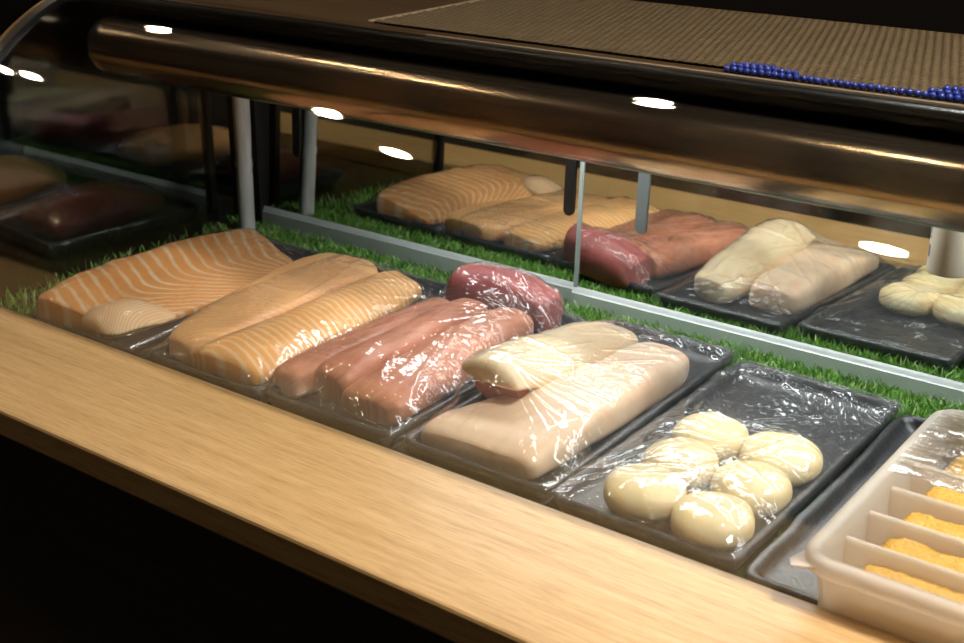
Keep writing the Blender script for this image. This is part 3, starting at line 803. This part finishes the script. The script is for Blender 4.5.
# ------------------------------------------------------------------ mat and beads on the top panel
V = []; F = []; UV = []
mx0, mx1, my0, my1 = -.2600, XR-.004, -.1420, .058
px_, py_ = .0056, .0088
nx = int((mx1-mx0)/px_*4); ny = int((my1-my0)/py_*4)
for i in range(nx+1):
    for j in range(ny+1):
        x = mx0+(mx1-mx0)*i/nx; y = my0+(my1-my0)*j/ny
        a, b_ = x/px_, y/py_
        odd = math.floor(b_) % 2
        z = .2434+.0016*min(abs(math.sin(math.pi*(a+.5*odd)))*1.15, 1)*abs(math.sin(math.pi*b_))**.7
        V.append((x, y, z))
for i in range(nx):
    for j in range(ny): F.append((i*(ny+1)+j, (i+1)*(ny+1)+j, (i+1)*(ny+1)+j+1, i*(ny+1)+j+1))
m0 = len(V)
V += [(mx0, my0, .2424), (mx1, my0, .2424), (mx1, my1, .2424), (mx0, my1, .2424)]
F += [(m0+3, m0+2, m0+1, m0)]
o = mk('woven_mat', V, F, M['mat'], smooth=True); props(o, 'brown woven mat lying on top of the display case', 'mat')
MB().box((-.2660, -.142, .2424), (-.2605, .058, .2445), .0006).build('mat_border', M['edge'], o)
bd = empty('bead_string', (.09, -.147, .2424), 'string of small blue beads lying along the front edge of the woven mat', 'beads')
proto = None; bi = 0
def bead(x, y, z):
    global proto
    if proto is None:
        proto = MB().sphere((x, y, z), .0021, 14, 10).build('bead', M['blue'], bd, smooth=True)
        proto['bx'] = 0; del proto['bx']
        # recentre so that copies can be placed by location
        off = Vector((x, y, z))-bd.location
        for v in proto.data.vertices: v.co -= off
        proto.location = off; return
    c = proto.copy(); col.objects.link(c); c.parent = bd; c.location = Vector((x, y, z))-bd.location
for k in range(47):
    x = .0235+k*.0044
    if x > .235: break
    bead(x, -.1490+.0006*math.sin(k*1.3), .2446)
    if k < 10 or 27 <= k < 40: bead(x+.0022, -.1452+.0004*math.cos(k), .2462)
    if 29 <= k < 36: bead(x+.0004, -.1425, .2478)
    if 2 <= k < 7: bead(x+.0004, -.1425, .2468)

# ------------------------------------------------------------------ hanging cylinder at the right
cy_ = empty('hanging_cylinder', (.1360, -.034, .1080), 'off white cylinder with grey printed marks hanging below the pipe at right', 'cylinder')
pts = [(.1360, -.034, .1080+z) for z in (0, .0004, .002, .06, .0720)]
MB().tube(pts, .0140, 40, rs=[.0122, .0134, .0140, .0140, .0140]).build('cylinder_body', M['white'], cy_, smooth=True)
MB().tube([(.1360, -.034, .1800), (.1360, -.034, .2300)], .002, 12).build('hanging_rod', M['blackm'], cy_, smooth=True)
def onc(a0, a1, z0, z1):
    V = []; F = []; n = 6
    for k in range(n+1):
        a = math.radians(a0+(a1-a0)*k/n)
        for z in (z0, z1):
            for r_ in (.0139, .01415): V.append((.136+r_*math.cos(a), -.034+r_*math.sin(a), z))
    for k in range(n):
        q = k*4
        F += [(q, q+4, q+6, q+2), (q+1, q+3, q+7, q+5), (q, q+1, q+5, q+4), (q+2, q+6, q+7, q+3)]
    F += [(0, 2, 3, 1), (n*4, n*4+1, n*4+3, n*4+2)]
    return V, F
mb = MB()
for (a0, a1, z0, z1) in ((206, 218, .1185, .1265), (206, 219, .1312, .1322), (206, 218, .1360, .1350), (207, 219, .1368, .1378), (206, 217, .1396, .1406), (211, 213, .1312, .1406)):
    V, F = onc(a0, a1, z0, z1); mb.add(V, F)
mb.build('printed_marks', M['ink'], cy_)

# ------------------------------------------------------------------ the next case, dim behind the end glass
NT_ = [('dark', -.652, -.105, .052, .085, math.radians(-6)), ('red', -.800, -.130, .060, .105, math.radians(2))]
make_tray(NT_[0], 'small dark tray beyond the end glass with a dark red block on it', 21, 'trays in the next case')
make_tray(NT_[1], 'dark tray at the far left beyond the end glass with reddish fish on it', 22, 'trays in the next case')
d = fillet('tuna_block', [((-.690, -.168), (-.622, -.174), ZB, .030, .028, .002), ((-.694, -.14), (-.612, -.140), ZB, .040, .040, .003), ((-.688, -.09), (-.612, -.085), ZB, .043, .040, .003), ((-.680, -.05), (-.622, -.045), ZB, .032, .030, .001)], M['dark_tuna'], (.01, .01), 2.8, 2.4, seed=15)
props(d, 'dark red fish block just beyond the end glass', 'fish', 'fish in the next case')
e = fillet('salmon_fillet', [((-.842, -.205), (-.765, -.205), ZB, .034, .030, .002), ((-.846, -.16), (-.758, -.160), ZB, .044, .038, .003), ((-.845, -.09), (-.76, -.085), ZB, .045, .038, .003), ((-.838, -.05), (-.772, -.048), ZB, .034, .030, .001)], M['salmon_pale'], (.01, .01), 2.8, 2.4, seed=16)
props(e, 'orange fish piece at the far left beyond the end glass', 'fish', 'fish in the next case')
film(NT_[0], [d], 'cling film over the dark block beyond the end glass', 23, nrid=26, amp=.0012, step=.0022)
film(NT_[1], [e], 'cling film over the orange fish beyond the end glass', 24, nrid=26, amp=.0012, step=.0022)

# ------------------------------------------------------------------ lamps in the ceiling
def downlight(x, y, r, label, m='lamp', grp='ceiling downlights', top=1.75):
    t = empty('ceiling_downlight', (x, y, top-.012), label, 'ceiling light', grp)
    V = []; F = []; n = 28
    for rr, z in ((r, top-.002), (r, top-.008), (r+.012, top-.012), (r+.016, top-.006), (r+.016, top)):
        V += [(x+rr*math.cos(2*math.pi*k/n), y+rr*math.sin(2*math.pi*k/n), z) for k in range(n)]
    for q in range(4):
        for k in range(n): F.append((q*n+k, q*n+(k+1) % n, (q+1)*n+(k+1) % n, (q+1)*n+k))
    mk('trim_ring', V, F, M['trimm'], t)
    V = [(x+r*.98*math.cos(2*math.pi*k/n), y+r*.98*math.sin(2*math.pi*k/n), z) for z in (top-.004, top-.001) for k in range(n)]
    F = [tuple(range(n-1, -1, -1)), tuple(range(n, 2*n))]+[(k, (k+1) % n, n+(k+1) % n, n+k) for k in range(n)]
    mk('bulb', V, F, M[m], t)
    if top < 1.7:
        MB().tube([(x, y, top-.0005), (x, y, top+.07)], .06, 28, rs=[r+.016, .05]).tube([(x, y, top+.06), (x, y, 1.75)], .006, 12).build('stem', M['blackm'], t)
    return t
for (x, y) in ((-2.386, .507), (-2.777, -.734), (-2.90, -.722), (-1.616, -.433), (-1.472, -.80), (-.354, -.781), (-.903, .547)):
    downlight(x, y, .045, 'round warm recessed ceiling downlight above the display case, outside the picture')
downlight(.50, -.27, .10, 'large white pendant spotlight above the right end of the case, outside the picture', 'cool', None, .95)

# ------------------------------------------------------------------ world, camera, colour
w = bpy.data.worlds.new('world'); scene.world = w; w.use_nodes = True
bg = w.node_tree.nodes['Background']; bg.inputs[0].default_value = (.8, .62, .42, 1); bg.inputs[1].default_value = .02
M['cool'].node_tree.nodes['Emission'].inputs[1].default_value = 165.
M['led'].node_tree.nodes['Emission'].inputs[1].default_value = 26.

cam = bpy.data.cameras.new('camera'); co = bpy.data.objects.new('camera', cam); col.objects.link(co); scene.camera = co
cam.sensor_width = 36.; cam.lens = 1300.15/964*36
yaw, pitch, roll = -.6376, -.3828, .0039
fwd = Vector((math.sin(yaw)*math.cos(pitch), math.cos(yaw)*math.cos(pitch), math.sin(pitch)))
rt = Vector((math.cos(yaw), -math.sin(yaw), 0)); up = rt.cross(fwd)
r2 = rt*math.cos(roll)+up*math.sin(roll); u2 = -rt*math.sin(roll)+up*math.cos(roll)
co.matrix_world = Matrix(((r2.x, u2.x, -fwd.x, .3670), (r2.y, u2.y, -fwd.y, -.8559), (r2.z, u2.z, -fwd.z, .3932), (0, 0, 0, 1)))
cam.clip_start = .01
cam.dof.use_dof = True; cam.dof.focus_distance = .86; cam.dof.aperture_fstop = 12.

scene.view_settings.view_transform = 'Standard'; scene.view_settings.look = 'None'
scene.view_settings.exposure = 0.; scene.view_settings.gamma = 1.; scene.view_settings.use_curve_mapping = False
cy = scene.cycles
cy.max_bounces = 14; cy.transparent_max_bounces = 32; cy.glossy_bounces = 6; cy.diffuse_bounces = 4; cy.transmission_bounces = 8
cy.sample_clamp_indirect = 6.; cy.caustics_reflective = False; cy.caustics_refractive = False
